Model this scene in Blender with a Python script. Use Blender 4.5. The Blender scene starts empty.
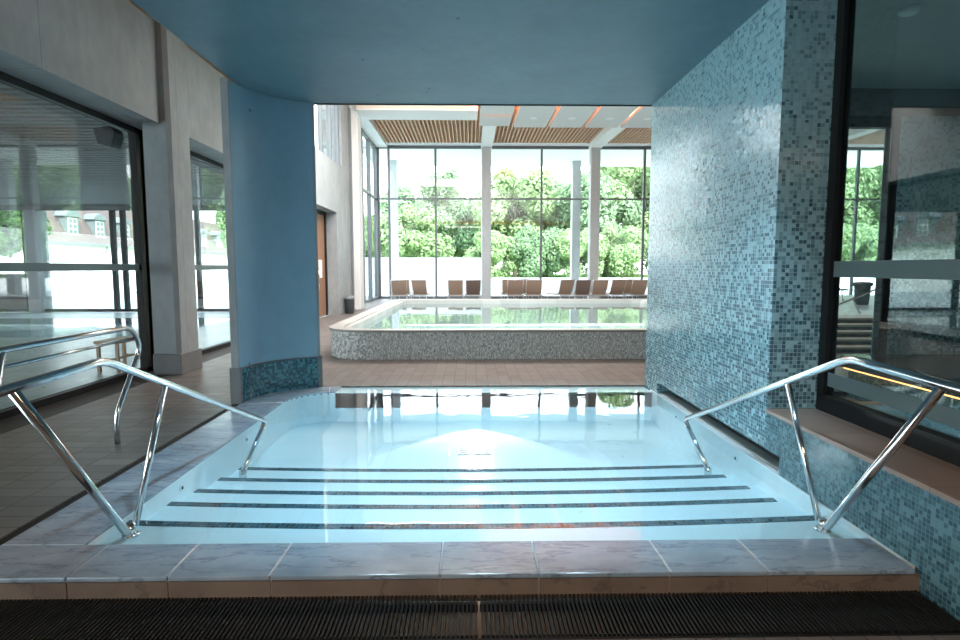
import bpy, bmesh, math, random
from mathutils import Vector, Matrix
random.seed(7)
C = bpy.context.scene.collection
PI = math.pi
R = math.radians

# ------------------------------------------------------------------ materials
def new_mat(name):
    m = bpy.data.materials.new(name); m.use_nodes = True
    nt = m.node_tree; nt.nodes.clear()
    out = nt.nodes.new('ShaderNodeOutputMaterial')
    return m, nt, out

def N(nt, t, **kw):
    n = nt.nodes.new(t)
    for k, v in kw.items():
        if k.startswith('i_'):
            key = k[2:]
            key = int(key) if key.isdigit() else key.replace('_', ' ')
            n.inputs[key].default_value = v
        else:
            setattr(n, k, v)
    return n

def math_n(nt, op, a, b=None, c=None):
    n = nt.nodes.new('ShaderNodeMath'); n.operation = op
    for i, v in enumerate((a, b, c)):
        if v is None: continue
        if isinstance(v, (int, float)): n.inputs[i].default_value = v
        else: nt.links.new(v, n.inputs[i])
    return n.outputs[0]

def vmath(nt, op, a, b=None):
    n = nt.nodes.new('ShaderNodeVectorMath'); n.operation = op
    for i, v in enumerate((a, b)):
        if v is None: continue
        if isinstance(v, (tuple, list)): n.inputs[i].default_value = v
        else: nt.links.new(v, n.inputs[i])
    return n.outputs[0]

def ramp(nt, fac, stops, interp='LINEAR'):
    n = nt.nodes.new('ShaderNodeValToRGB'); cr = n.color_ramp; cr.interpolation = interp
    while len(cr.elements) < len(stops): cr.elements.new(0.5)
    for e, (p, c) in zip(cr.elements, stops):
        e.position = p; e.color = (*c, 1)
    nt.links.new(fac, n.inputs[0])
    return n.outputs[0]

def mixc(nt, fac, a, b, blend='MIX'):
    n = nt.nodes.new('ShaderNodeMix'); n.data_type = 'RGBA'; n.blend_type = blend
    for s, v in ((n.inputs['Factor'], fac), (n.inputs[6], a), (n.inputs[7], b)):
        if isinstance(v, (int, float)): s.default_value = v
        elif isinstance(v, tuple): s.default_value = (*v[:3], 1)
        else: nt.links.new(v, s)
    return n.outputs[2]

def principled(nt, out, base, rough=0.5, metal=0.0, spec=0.5, bump=None, bs=0.2, bd=0.01):
    p = nt.nodes.new('ShaderNodeBsdfPrincipled')
    if isinstance(base, tuple): p.inputs['Base Color'].default_value = (*base, 1)
    else: nt.links.new(base, p.inputs['Base Color'])
    if isinstance(rough, (int, float)): p.inputs['Roughness'].default_value = rough
    else: nt.links.new(rough, p.inputs['Roughness'])
    p.inputs['Metallic'].default_value = metal
    p.inputs['Specular IOR Level'].default_value = spec
    if bump is not None:
        b = N(nt, 'ShaderNodeBump', i_Strength=bs, i_Distance=bd)
        nt.links.new(bump, b.inputs['Height']); nt.links.new(b.outputs[0], p.inputs['Normal'])
    nt.links.new(p.outputs[0], out.inputs[0])
    return p

def pos(nt): return nt.nodes.new('ShaderNodeNewGeometry').outputs['Position']
def objc(nt): return nt.nodes.new('ShaderNodeTexCoord').outputs['Object']

def noise(nt, vec, scale, detail=4, rough=0.55, sc3=None):
    if sc3: vec = vmath(nt, 'MULTIPLY', vec, sc3)
    n = N(nt, 'ShaderNodeTexNoise', i_Scale=scale, i_Detail=detail, i_Roughness=rough)
    nt.links.new(vec, n.inputs['Vector'])
    return n.outputs['Fac']

def plain(name, col, rough=0.5, metal=0.0, spec=0.5, var=0.06, scale=8):
    m, nt, out = new_mat(name)
    f = noise(nt, objc(nt), scale)
    lo = tuple(max(0, c * (1 - var)) for c in col); hi = tuple(min(1, c * (1 + var)) for c in col)
    c = ramp(nt, f, [(0.3, lo), (0.7, hi)])
    principled(nt, out, c, rough, metal, spec)
    return m

def concrete(name, lo, hi, rough=0.6, spec=0.3, seams=True):
    m, nt, out = new_mat(name)
    P = pos(nt)
    a = noise(nt, P, 1.3, 6, 0.6, (1, 1, 0.7))
    b = noise(nt, P, 9, 5, 0.65, (1, 1, 0.5))
    f = math_n(nt, 'ADD', math_n(nt, 'MULTIPLY', a, 0.65), math_n(nt, 'MULTIPLY', b, 0.35))
    c = ramp(nt, f, [(0.34, lo), (0.66, hi)])
    v = N(nt, 'ShaderNodeTexVoronoi', i_Scale=2.1); nt.links.new(P, v.inputs['Vector'])
    dot = math_n(nt, 'LESS_THAN', v.outputs['Distance'], 0.045)
    c = mixc(nt, math_n(nt, 'MULTIPLY', dot, 0.6), c, tuple(x * 0.3 for x in lo))
    if seams:
        s = N(nt, 'ShaderNodeSeparateXYZ'); nt.links.new(P, s.inputs[0])
        g = math_n(nt, 'ABSOLUTE', math_n(nt, 'SUBTRACT', math_n(nt, 'FRACT', math_n(nt, 'DIVIDE', s.outputs[1], 2.35)), 0.5))
        g = math_n(nt, 'LESS_THAN', g, 0.0018)
        c = mixc(nt, math_n(nt, 'MULTIPLY', g, 0.55), c, tuple(x * 0.35 for x in lo))
    principled(nt, out, c, rough, 0, spec, bump=b, bs=0.15, bd=0.01)
    return m

def tiles(name, sx, sy, c1, c2, grout, rough=0.35, gap=0.006, offs=(0.013, 0.017), spec=0.5, row=False):
    """floor tiles on x-y"""
    m, nt, out = new_mat(name)
    P = vmath(nt, 'ADD', pos(nt), (50 + offs[0], 50 + offs[1], 0))
    s = N(nt, 'ShaderNodeSeparateXYZ'); nt.links.new(P, s.inputs[0])
    v = math_n(nt, 'DIVIDE', s.outputs[1], sy)
    fv = math_n(nt, 'FLOOR', v)
    u = math_n(nt, 'DIVIDE', s.outputs[0], sx)
    fu = math_n(nt, 'FLOOR', u)
    cell = N(nt, 'ShaderNodeCombineXYZ'); nt.links.new(fu, cell.inputs[0]); nt.links.new(fv, cell.inputs[1])
    w = N(nt, 'ShaderNodeTexWhiteNoise'); nt.links.new(cell.outputs[0], w.inputs['Vector'])
    def edge(t, size):
        fr = math_n(nt, 'FRACT', t)
        return math_n(nt, 'LESS_THAN', math_n(nt, 'SUBTRACT', 0.5, math_n(nt, 'ABSOLUTE', math_n(nt, 'SUBTRACT', fr, 0.5))), gap / 2 / size)
    e = math_n(nt, 'MAXIMUM', edge(u, sx), edge(v, sy))
    n = noise(nt, P, 5, 5)
    c = ramp(nt, math_n(nt, 'ADD', math_n(nt, 'MULTIPLY', w.outputs['Value'], 0.6), math_n(nt, 'MULTIPLY', n, 0.4)), [(0.15, c1), (0.85, c2)])
    c = mixc(nt, e, c, grout)
    rg = math_n(nt, 'ADD', math_n(nt, 'MULTIPLY', n, 0.25), rough - 0.1)
    principled(nt, out, c, rg, 0, spec, bump=math_n(nt, 'SUBTRACT', math_n(nt, 'MULTIPLY', n, 0.3), e), bs=0.3, bd=0.003)
    return m

def mosaic(name, size, light, mid, dark, grout, zlo=None, zhi=None, plo=0.5, phi=0.03, rough=0.12, uv=False, tilt=0.035, spec=0.6):
    """small square tiles on any axis-aligned face; share of dark tiles falls from plo at zlo to phi at zhi"""
    m, nt, out = new_mat(name)
    if uv:
        tc = nt.nodes.new('ShaderNodeTexCoord'); P = tc.outputs['UV']
        inpl = P
        msk = None
    else:
        P = pos(nt)
        geo = nt.nodes.new('ShaderNodeNewGeometry')
        an = vmath(nt, 'ABSOLUTE', geo.outputs['True Normal'])
        msk = vmath(nt, 'SUBTRACT', (1, 1, 1), an)
        inpl = vmath(nt, 'MULTIPLY', P, msk)
    q = vmath(nt, 'DIVIDE', vmath(nt, 'ADD', inpl, (30.003, 30.003, 30.003)), (size, size, size))
    cell = vmath(nt, 'FLOOR', q); fr = vmath(nt, 'FRACTION', q)
    w = N(nt, 'ShaderNodeTexWhiteNoise'); nt.links.new(cell, w.inputs['Vector'])
    w2 = N(nt, 'ShaderNodeTexWhiteNoise'); nt.links.new(vmath(nt, 'ADD', cell, (91.5, 17.2, 5.1)), w2.inputs['Vector'])
    d = vmath(nt, 'SUBTRACT', fr, (0.5, 0.5, 0.5)); d = vmath(nt, 'ABSOLUTE', d)
    if msk is not None: d = vmath(nt, 'MULTIPLY', d, msk)
    sd = N(nt, 'ShaderNodeSeparateXYZ'); nt.links.new(d, sd.inputs[0])
    if uv:
        mx = math_n(nt, 'MAXIMUM', sd.outputs[0], sd.outputs[1])
    else:
        mx = math_n(nt, 'MAXIMUM', math_n(nt, 'MAXIMUM', sd.outputs[0], sd.outputs[1]), sd.outputs[2])
    gr = math_n(nt, 'GREATER_THAN', mx, 0.445)
    sp = N(nt, 'ShaderNodeSeparateXYZ'); nt.links.new(pos(nt), sp.inputs[0])
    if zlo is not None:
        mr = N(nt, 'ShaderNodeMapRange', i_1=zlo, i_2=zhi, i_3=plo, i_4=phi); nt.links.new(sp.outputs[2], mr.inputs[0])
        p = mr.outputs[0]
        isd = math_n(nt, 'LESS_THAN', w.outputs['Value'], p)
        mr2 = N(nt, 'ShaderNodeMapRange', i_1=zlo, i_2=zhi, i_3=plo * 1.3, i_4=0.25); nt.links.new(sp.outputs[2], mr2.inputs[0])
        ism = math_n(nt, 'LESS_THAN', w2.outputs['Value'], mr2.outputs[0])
    else:
        isd = math_n(nt, 'LESS_THAN', w.outputs['Value'], plo)
        ism = math_n(nt, 'LESS_THAN', w2.outputs['Value'], phi)
    c = mixc(nt, ism, light, mid)
    c = mixc(nt, isd, c, dark)
    hv = math_n(nt, 'ADD', 0.8, math_n(nt, 'MULTIPLY', w2.outputs['Value'], 0.4))
    cc = N(nt, 'ShaderNodeCombineXYZ')
    for i in range(3): nt.links.new(hv, cc.inputs[i])
    c = mixc(nt, 1.0, c, cc.outputs[0], 'MULTIPLY')
    c = mixc(nt, gr, c, grout)
    pr = principled(nt, out, c, rough, 0, spec)
    rr = math_n(nt, 'ADD', rough, math_n(nt, 'MULTIPLY', gr, 0.6)); nt.links.new(rr, pr.inputs['Roughness'])
    # every tile sits at its own very slight tilt
    g2 = nt.nodes.new('ShaderNodeNewGeometry')
    off = vmath(nt, 'MULTIPLY', vmath(nt, 'SUBTRACT', w.outputs['Color'], (0.5, 0.5, 0.5)), (tilt, tilt, tilt))
    nn = vmath(nt, 'NORMALIZE', vmath(nt, 'ADD', g2.outputs['Normal'], off))
    nt.links.new(nn, pr.inputs['Normal'])
    return m

def thin(name, ior, tint, rough=0.0, bump=None, scale=3.0, extra=0.0, stren=0.3, dist=0.02, bscale=(1, 1, 1), detail=2):
    """clear sheet (glass or a water surface): Fresnel reflection over tinted transmission"""
    m, nt, out = new_mat(name)
    geo = nt.nodes.new('ShaderNodeNewGeometry')
    iorv = math_n(nt, 'ADD', ior, math_n(nt, 'MULTIPLY', geo.outputs['Backfacing'], 1.0 / ior - ior))
    fr = N(nt, 'ShaderNodeFresnel'); nt.links.new(iorv, fr.inputs['IOR'])
    tr = N(nt, 'ShaderNodeBsdfTransparent'); tr.inputs[0].default_value = (*tint, 1)
    gl = N(nt, 'ShaderNodeBsdfGlossy', i_Roughness=rough)
    if bump:
        n = noise(nt, pos(nt), scale, detail, 0.5, bscale)
        b = N(nt, 'ShaderNodeBump', i_Strength=stren, i_Distance=dist); nt.links.new(n, b.inputs['Height'])
        nt.links.new(b.outputs[0], gl.inputs['Normal']); nt.links.new(b.outputs[0], fr.inputs['Normal'])
    f = math_n(nt, 'MINIMUM', math_n(nt, 'ADD', fr.outputs[0], extra), 1.0)
    mx = N(nt, 'ShaderNodeMixShader')
    nt.links.new(f, mx.inputs[0]); nt.links.new(tr.outputs[0], mx.inputs[1]); nt.links.new(gl.outputs[0], mx.inputs[2])
    nt.links.new(mx.outputs[0], out.inputs[0])
    return m

def emit(name, col, s):
    m, nt, out = new_mat(name)
    e = N(nt, 'ShaderNodeEmission', i_Strength=s); e.inputs[0].default_value = (*col, 1)
    nt.links.new(e.outputs[0], out.inputs[0])
    return m

def leafmat(name, lo, hi, tr=0.35):
    m, nt, out = new_mat(name)
    f = noise(nt, objc(nt), 3.0, 3)
    c = ramp(nt, f, [(0.35, lo), (0.65, hi)])
    d = N(nt, 'ShaderNodeBsdfDiffuse'); t = N(nt, 'ShaderNodeBsdfTranslucent'); mx = N(nt, 'ShaderNodeMixShader')
    mx.inputs[0].default_value = tr
    nt.links.new(c, d.inputs[0]); nt.links.new(c, t.inputs[0])
    nt.links.new(d.outputs[0], mx.inputs[1]); nt.links.new(t.outputs[0], mx.inputs[2]); nt.links.new(mx.outputs[0], out.inputs[0])
    return m

def wood(name, lo, hi, rough=0.5, sc=(1, 12, 12)):
    m, nt, out = new_mat(name)
    f = noise(nt, objc(nt), 2.5, 6, 0.6, sc)
    principled(nt, out, ramp(nt, f, [(0.3, lo), (0.7, hi)]), rough)
    return m

def marble(name, lo, hi, vein, rough=0.18):
    m, nt, out = new_mat(name)
    P = pos(nt)
    w = noise(nt, P, 2.2, 5, 0.6, (1, 1.8, 1))
    wx = N(nt, 'ShaderNodeTexNoise', i_Scale=1.6, i_Detail=6.0, i_Roughness=0.62)
    nt.links.new(vmath(nt, 'MULTIPLY', vmath(nt, 'ADD', P, (3.0, 5.0, 0.0)), (0.8, 3.6, 1.0)), wx.inputs['Vector'])
    rid = math_n(nt, 'ABSOLUTE', math_n(nt, 'SUBTRACT', wx.outputs['Fac'], 0.5))
    c = ramp(nt, w, [(0.3, lo), (0.7, hi)])
    vm = ramp(nt, rid, [(0.0, (1, 1, 1)), (0.018, (0, 0, 0))])
    vf = math_n(nt, 'MULTIPLY', vm, 0.6)
    c = mixc(nt, vf, c, vein)
    fine = noise(nt, P, 14, 6, 0.7)
    c = mixc(nt, math_n(nt, 'MULTIPLY', fine, 0.3), c, tuple(x * 0.7 for x in lo))
    principled(nt, out, c, rough, 0, 0.5)
    return m

M = {}
M['concrete'] = concrete('grey_fair_faced_concrete', (0.24, 0.265, 0.28), (0.35, 0.375, 0.39))
M['concrete_plinth'] = concrete('dark_plinth_concrete', (0.15, 0.155, 0.16), (0.20, 0.205, 0.21), seams=False)
M['blue_lit_ceiling'] = concrete('blue_lit_ceiling_concrete', (0.095, 0.175, 0.22), (0.135, 0.225, 0.275), 0.5, 0.35, seams=False)  # base colour also carries the blue light thrown up by the pool
M['blue_lit_wall'] = concrete('blue_lit_panel_concrete', (0.22, 0.36, 0.46), (0.275, 0.43, 0.53), 0.45, 0.4, seams=False)  # blue glow from the pool is mixed into this base colour
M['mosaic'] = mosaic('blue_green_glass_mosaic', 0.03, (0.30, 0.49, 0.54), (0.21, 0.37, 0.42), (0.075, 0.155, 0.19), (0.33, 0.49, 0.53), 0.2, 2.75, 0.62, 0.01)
M['mosaic_low'] = mosaic('low_wall_glass_mosaic', 0.025, (0.11, 0.23, 0.265), (0.075, 0.175, 0.21), (0.035, 0.10, 0.13), (0.13, 0.21, 0.23), None, None, 0.35, 0.6)
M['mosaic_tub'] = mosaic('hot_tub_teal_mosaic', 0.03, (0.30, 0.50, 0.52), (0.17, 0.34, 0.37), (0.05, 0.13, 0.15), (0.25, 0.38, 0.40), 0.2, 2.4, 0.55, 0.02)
M['mosaic_panel'] = mosaic('panel_foot_mosaic', 0.03, (0.07, 0.24, 0.29), (0.04, 0.16, 0.21), (0.015, 0.07, 0.10), (0.06, 0.13, 0.15), None, None, 0.4, 0.5, uv=True)
M['mosaic_pool'] = mosaic('whirlpool_speckled_mosaic', 0.03, (0.78, 0.79, 0.78), (0.54, 0.57, 0.57), (0.27, 0.30, 0.32), (0.60, 0.61, 0.61), None, None, 0.2, 0.5, uv=True, rough=0.3)
M['floor_left'] = tiles('brown_floor_tiles_wide', 0.30, 0.15, (0.115, 0.105, 0.10), (0.19, 0.172, 0.163), (0.035, 0.032, 0.031), 0.40, 0.008)
M['floor_mid'] = tiles('brown_floor_tiles_long', 0.15, 0.30, (0.125, 0.105, 0.098), (0.19, 0.162, 0.15), (0.06, 0.05, 0.047), 0.42, 0.008)
M['ledge'] = tiles('terracotta_ledge_slabs', 0.9, 0.9, (0.23, 0.16, 0.13), (0.34, 0.245, 0.20), (0.13, 0.08, 0.065), 0.4, 0.004, (0.55, 0.45))
M['terrace'] = tiles('pale_terrace_paving', 0.4, 0.4, (0.30, 0.36, 0.38), (0.42, 0.48, 0.5), (0.22, 0.26, 0.28), 0.3, 0.008)
M['paving_out'] = tiles('bright_garden_paving', 0.8, 0.8, (0.55, 0.57, 0.57), (0.7, 0.72, 0.72), (0.45, 0.46, 0.46), 0.6)
M['marble'] = marble('blue_lit_grey_veined_marble', (0.22, 0.30, 0.38), (0.44, 0.52, 0.60), (0.10, 0.12, 0.17))  # coping stone; blue reflected from the ceiling is put into its colour
M['marble_edge'] = marble('warm_lit_edge_marble', (0.17, 0.12, 0.095), (0.30, 0.225, 0.175), (0.08, 0.06, 0.05), 0.3)  # same stone on upright faces, with the warm light put into its colour
M['grout'] = plain('pale_grout', (0.55, 0.56, 0.56), 0.8)
M['pool_tile'] = tiles('pale_blue_pool_tiles', 0.3, 0.15, (0.60, 0.79, 0.86), (0.64, 0.82, 0.88), (0.55, 0.74, 0.82), 0.3, 0.003)
M['pool_white'] = plain('white_pool_wall', (0.76, 0.88, 0.92), 0.3, var=0.02)
M['nosing'] = mosaic('dark_step_nosing_mosaic', 0.03, (0.035, 0.10, 0.14), (0.025, 0.08, 0.11), (0.015, 0.05, 0.07), (0.06, 0.14, 0.17), None, None, 0.3, 0.5)
M['water'] = thin('pool_water', 1.33, (0.90, 0.975, 0.99), 0.0, True, 2.6, stren=0.25, dist=0.006, bscale=(1, 0.8, 1))
M['water_far'] = thin('far_pool_water', 1.33, (0.85, 0.96, 0.97), 0.0, True, 1.5, stren=0.25, dist=0.012)
M['water_hot'] = thin('hot_tub_water', 1.33, (0.6, 0.9, 0.95), 0.02, True, 7.0, stren=0.8, dist=0.05)
M['glass'] = thin('window_glass', 1.5, (0.95, 0.975, 0.97))
M['glass_thick'] = thin('large_pane_glass', 1.55, (0.84, 0.90, 0.90), extra=0.015)
def frost():
    m, nt, out = new_mat('frosted_strip')
    d = N(nt, 'ShaderNodeBsdfDiffuse'); t = N(nt, 'ShaderNodeBsdfTranslucent'); mx = N(nt, 'ShaderNodeMixShader')
    d.inputs[0].default_value = (0.22, 0.27, 0.27, 1); t.inputs[0].default_value = (0.55, 0.62, 0.62, 1); mx.inputs[0].default_value = 0.5
    nt.links.new(d.outputs[0], mx.inputs[1]); nt.links.new(t.outputs[0], mx.inputs[2]); nt.links.new(mx.outputs[0], out.inputs[0])
    return m
M['frost'] = frost()
M['black'] = plain('black_frame_metal', (0.010, 0.011, 0.012), 0.55, 0.0, 0.25)
M['drain_dark'] = plain('dark_drain_channel', (0.022, 0.021, 0.021), 0.6)
M['grate'] = plain('black_plastic_grate', (0.009, 0.0095, 0.01), 0.6)
M['channel'] = plain('brown_orange_lit_channel', (0.55, 0.34, 0.20), 0.5)  # brown channel with the orange light on it put into the colour
M['frame_grey'] = plain('grey_window_frame', (0.16, 0.18, 0.19), 0.4)
M['col_white'] = plain('pale_grey_column', (0.50, 0.53, 0.54), 0.5, var=0.04)
M['white'] = plain('white_plaster', (0.78, 0.79, 0.79), 0.6, var=0.02)
M['garden_wall'] = plain('white_garden_wall', (0.85, 0.86, 0.86), 0.7, var=0.02)
M['cream'] = plain('cream_bulkhead', (0.74, 0.68, 0.60), 0.6, var=0.03)
M['panel_grey'] = plain('pale_grey_acoustic_panel', (0.58, 0.58, 0.57), 0.7, var=0.04)
M['wood_slat'] = wood('light_brown_ceiling_wood', (0.54, 0.33, 0.22), (0.72, 0.46, 0.32), 0.55)
M['wood_back'] = wood('dark_brown_ceiling_wood', (0.28, 0.15, 0.10), (0.38, 0.21, 0.14), 0.6)
M['wood_orange'] = wood('orange_ceiling_wood', (0.62, 0.24, 0.06), (0.78, 0.33, 0.09), 0.5)
M['wood_door'] = wood('brown_door_wood', (0.20, 0.10, 0.06), (0.30, 0.16, 0.09), 0.4, (12, 12, 1))
M['wood_bench'] = wood('oak_stool_wood', (0.30, 0.19, 0.11), (0.42, 0.28, 0.17), 0.45)
M['soffit'] = wood('grey_brown_soffit_slats', (0.075, 0.072, 0.07), (0.12, 0.115, 0.11), 0.6, (1, 20, 20))
M['soffit_dark'] = plain('dark_soffit_backing', (0.035, 0.033, 0.032), 0.8)
M['room_ceiling'] = plain('grey_room_ceiling', (0.40, 0.385, 0.37), 0.7, var=0.03)
M['dark_wall'] = plain('dark_room_wall', (0.10, 0.09, 0.085), 0.7)
M['stone_dark'] = tiles('dark_green_tile_rim', 0.15, 0.15, (0.035, 0.06, 0.065), (0.06, 0.09, 0.095), (0.02, 0.035, 0.04), 0.2, 0.004)
M['rim'] = tiles('beige_pool_rim_slabs', 0.6, 0.6, (0.36, 0.36, 0.35), (0.46, 0.46, 0.45), (0.25, 0.25, 0.25), 0.4, 0.005)
M['step_dark'] = plain('dark_stair_riser', (0.07, 0.065, 0.06), 0.6)
M['step_light'] = plain('pale_stair_tread', (0.30, 0.29, 0.27), 0.5)
M['tan'] = wood('tan_woven_fabric', (0.35, 0.25, 0.19), (0.44, 0.33, 0.255), 0.8, (40, 40, 40))
M['fabric_dark'] = wood('grey_brown_woven_fabric', (0.17, 0.125, 0.11), (0.23, 0.175, 0.155), 0.8, (40, 40, 40))
M['alu'] = plain('pale_aluminium', (0.55, 0.57, 0.58), 0.35, 0.7)
M['wicker'] = plain('dark_wicker', (0.045, 0.04, 0.04), 0.6)
M['bin'] = plain('dark_bin_metal', (0.05, 0.06, 0.07), 0.3)
M['led_warm'] = emit('warm_led_strip', (1.0, 0.38, 0.12), 2.6)
M['led_soft'] = emit('soft_cove_led', (1.0, 0.76, 0.5), 6.0)
M['lamp_blue'] = emit('underwater_lamp_lens', (0.85, 0.96, 1.0), 10.0)
M['lamp_white'] = emit('downlight_lens', (1.0, 0.93, 0.85), 5.0)
M['ceramic'] = plain('white_detector_plastic', (0.7, 0.7, 0.7), 0.4)
M['sign'] = plain('white_notice', (0.8, 0.8, 0.8), 0.5)

def steel():
    m, nt, out = new_mat('polished_stainless_steel')
    f = noise(nt, objc(nt), 30, 3)
    rg = math_n(nt, 'ADD', 0.10, math_n(nt, 'MULTIPLY', f, 0.08))
    principled(nt, out, (0.66, 0.68, 0.70), rg, 1.0)
    return m
M['steel'] = steel()

def rooftile():
    m, nt, out = new_mat('faded_red_roof_tiles')
    P = pos(nt)
    w = N(nt, 'ShaderNodeTexBrick', i_Scale=1.0); nt.links.new(vmath(nt, 'MULTIPLY', P, (0.0, 1.0, 1.0)), w.inputs['Vector'])
    s = N(nt, 'ShaderNodeSeparateXYZ'); nt.links.new(P, s.inputs[0])
    cb = N(nt, 'ShaderNodeCombineXYZ'); nt.links.new(s.outputs[1], cb.inputs[0]); nt.links.new(s.outputs[2], cb.inputs[1])
    nt.links.new(cb.outputs[0], w.inputs['Vector'])
    w.inputs['Color1'].default_value = (0.13, 0.068, 0.06, 1); w.inputs['Color2'].default_value = (0.095, 0.058, 0.052, 1); w.inputs['Mortar'].default_value = (0.17, 0.13, 0.12, 1)
    w.inputs['Brick Width'].default_value = 0.3; w.inputs['Row Height'].default_value = 0.18; w.inputs['Mortar Size'].default_value = 0.02
    n = noise(nt, P, 0.7, 5)
    c = mixc(nt, math_n(nt, 'MULTIPLY', n, 0.5), w.outputs['Color'], (0.13, 0.10, 0.095))
    principled(nt, out, c, 0.8)
    return m
M['roof'] = rooftile()
M['leaf'] = leafmat('fresh_green_leaves', (0.23, 0.35, 0.18), (0.38, 0.50, 0.28))
M['leaf_b'] = leafmat('blue_green_leaves', (0.17, 0.28, 0.17), (0.31, 0.43, 0.26))
M['leaf_c'] = leafmat('dark_green_leaves', (0.04, 0.10, 0.03), (0.12, 0.22, 0.07))
M['bark'] = wood('grey_bark', (0.12, 0.10, 0.08), (0.2, 0.17, 0.14), 0.9, (3, 3, 1))
M['lawn'] = leafmat('lawn_green', (0.10, 0.2, 0.05), (0.2, 0.32, 0.1), 0.0)

# ------------------------------------------------------------------ mesh helpers
class MB:
    def __init__(s): s.v = []; s.f = []; s.uv = None; s.smooth = []
    def face(s, idx, sm=False): s.f.append(idx); s.smooth.append(sm)
    def box(s, x0, x1, y0, y1, z0, z1, mtx=None):
        b = len(s.v)
        for x, y, z in ((x0, y0, z0), (x1, y0, z0), (x1, y1, z0), (x0, y1, z0), (x0, y0, z1), (x1, y0, z1), (x1, y1, z1), (x0, y1, z1)):
            p = Vector((x, y, z))
            if mtx: p = mtx @ p
            s.v.append(p)
        for q in ((0, 3, 2, 1), (4, 5, 6, 7), (0, 1, 5, 4), (1, 2, 6, 5), (2, 3, 7, 6), (3, 0, 4, 7)):
            s.face([b + i for i in q])
        return s
    def prism(s, pts, axis, a0, a1):
        """extrude a 2-D outline along axis ('x','y','z')"""
        def mk(p, a):
            if axis == 'z': return Vector((p[0], p[1], a))
            if axis == 'x': return Vector((a, p[0], p[1]))
            return Vector((p[0], a, p[1]))
        b = len(s.v); n = len(pts)
        s.v += [mk(p, a0) for p in pts] + [mk(p, a1) for p in pts]
        s.face(list(range(b, b + n))[::-1]); s.face(list(range(b + n, b + 2 * n)))
        for i in range(n):
            j = (i + 1) % n
            s.face([b + i, b + j, b + n + j, b + n + i])
        return s
    def tube(s, pts, r, seg=14, caps=True, r1=None):
        pts = [Vector(p) for p in pts]
        n = len(pts); b = len(s.v); prev = None
        for i, p in enumerate(pts):
            t = (pts[min(i + 1, n - 1)] - pts[max(i - 1, 0)]).normalized()
            if prev is None:
                up = Vector((0, 0, 1)) if abs(t.z) < 0.9 else Vector((1, 0, 0))
                a = t.cross(up).normalized()
            else:
                a = (prev - t * prev.dot(t)).normalized()
            prev = a; c = t.cross(a)
            rr = r if r1 is None else r + (r1 - r) * i / (n - 1)
            for k in range(seg):
                th = 2 * PI * k / seg
                s.v.append(p + (a * math.cos(th) + c * math.sin(th)) * rr)
        for i in range(n - 1):
            for k in range(seg):
                k2 = (k + 1) % seg
                s.face([b + i * seg + k, b + i * seg + k2, b + (i + 1) * seg + k2, b + (i + 1) * seg + k], True)
        if caps:
            s.face([b + k for k in range(seg)][::-1]); s.face([b + (n - 1) * seg + k for k in range(seg)])
        return s
    def lathe(s, prof, cx=0, cy=0, seg=24):
        b = len(s.v); n = len(prof)
        for r, z in prof:
            for k in range(seg):
                th = 2 * PI * k / seg
                s.v.append(Vector((cx + r * math.cos(th), cy + r * math.sin(th), z)))
        for i in range(n - 1):
            for k in range(seg):
                k2 = (k + 1) % seg
                s.face([b + i * seg + k, b + i * seg + k2, b + (i + 1) * seg + k2, b + (i + 1) * seg + k], True)
        s.face([b + k for k in range(seg)][::-1]); s.face([b + (n - 1) * seg + k for k in range(seg)])
        return s
    def wallstrip(s, outer, inner, z0, z1, closed=False):
        """solid between two polylines (same count) from z0 to z1"""
        b = len(s.v); n = len(outer)
        for z in (z0, z1):
            for p in outer: s.v.append(Vector((p[0], p[1], z)))
            for p in inner: s.v.append(Vector((p[0], p[1], z)))
        o0, i0, o1, i1 = b, b + n, b + 2 * n, b + 3 * n
        rng = range(n) if closed else range(n - 1)
        for k in rng:
            j = (k + 1) % n
            s.face([o0 + k, o0 + j, o1 + j, o1 + k], False)
            s.face([i0 + j, i0 + k, i1 + k, i1 + j], False)
            s.face([o1 + k, o1 + j, i1 + j, i1 + k])
            s.face([o0 + j, o0 + k, i0 + k, i0 + j])
        if not closed:
            s.face([o0, o1, i1, i0]); e = n - 1
            s.face([o0 + e, i0 + e, i1 + e, o1 + e])
        return s
    def build(s, name, mat, parent=None, bevel=0.0, loc=None, fix=True):
        me = bpy.data.meshes.new(name)
        me.from_pydata([tuple(v) for v in s.v], [], s.f)
        me.polygons.foreach_set('use_smooth', s.smooth)
        me.materials.append(mat)
        if fix:
            bm = bmesh.new(); bm.from_mesh(me)
            bmesh.ops.recalc_face_normals(bm, faces=bm.faces); bm.to_mesh(me); bm.free()
        if s.uv:
            uvl = me.uv_layers.new(name='UVMap')
            for l in me.loops: uvl.data[l.index].uv = s.uv(me.vertices[l.vertex_index].co)
        me.update()
        o = bpy.data.objects.new(name, me); C.objects.link(o)
        if parent: o.parent = parent
        if loc: o.location = loc
        if bevel:
            b = o.modifiers.new('bevel', 'BEVEL'); b.width = bevel; b.segments = 2; b.limit_method = 'ANGLE'
        return o

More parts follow.
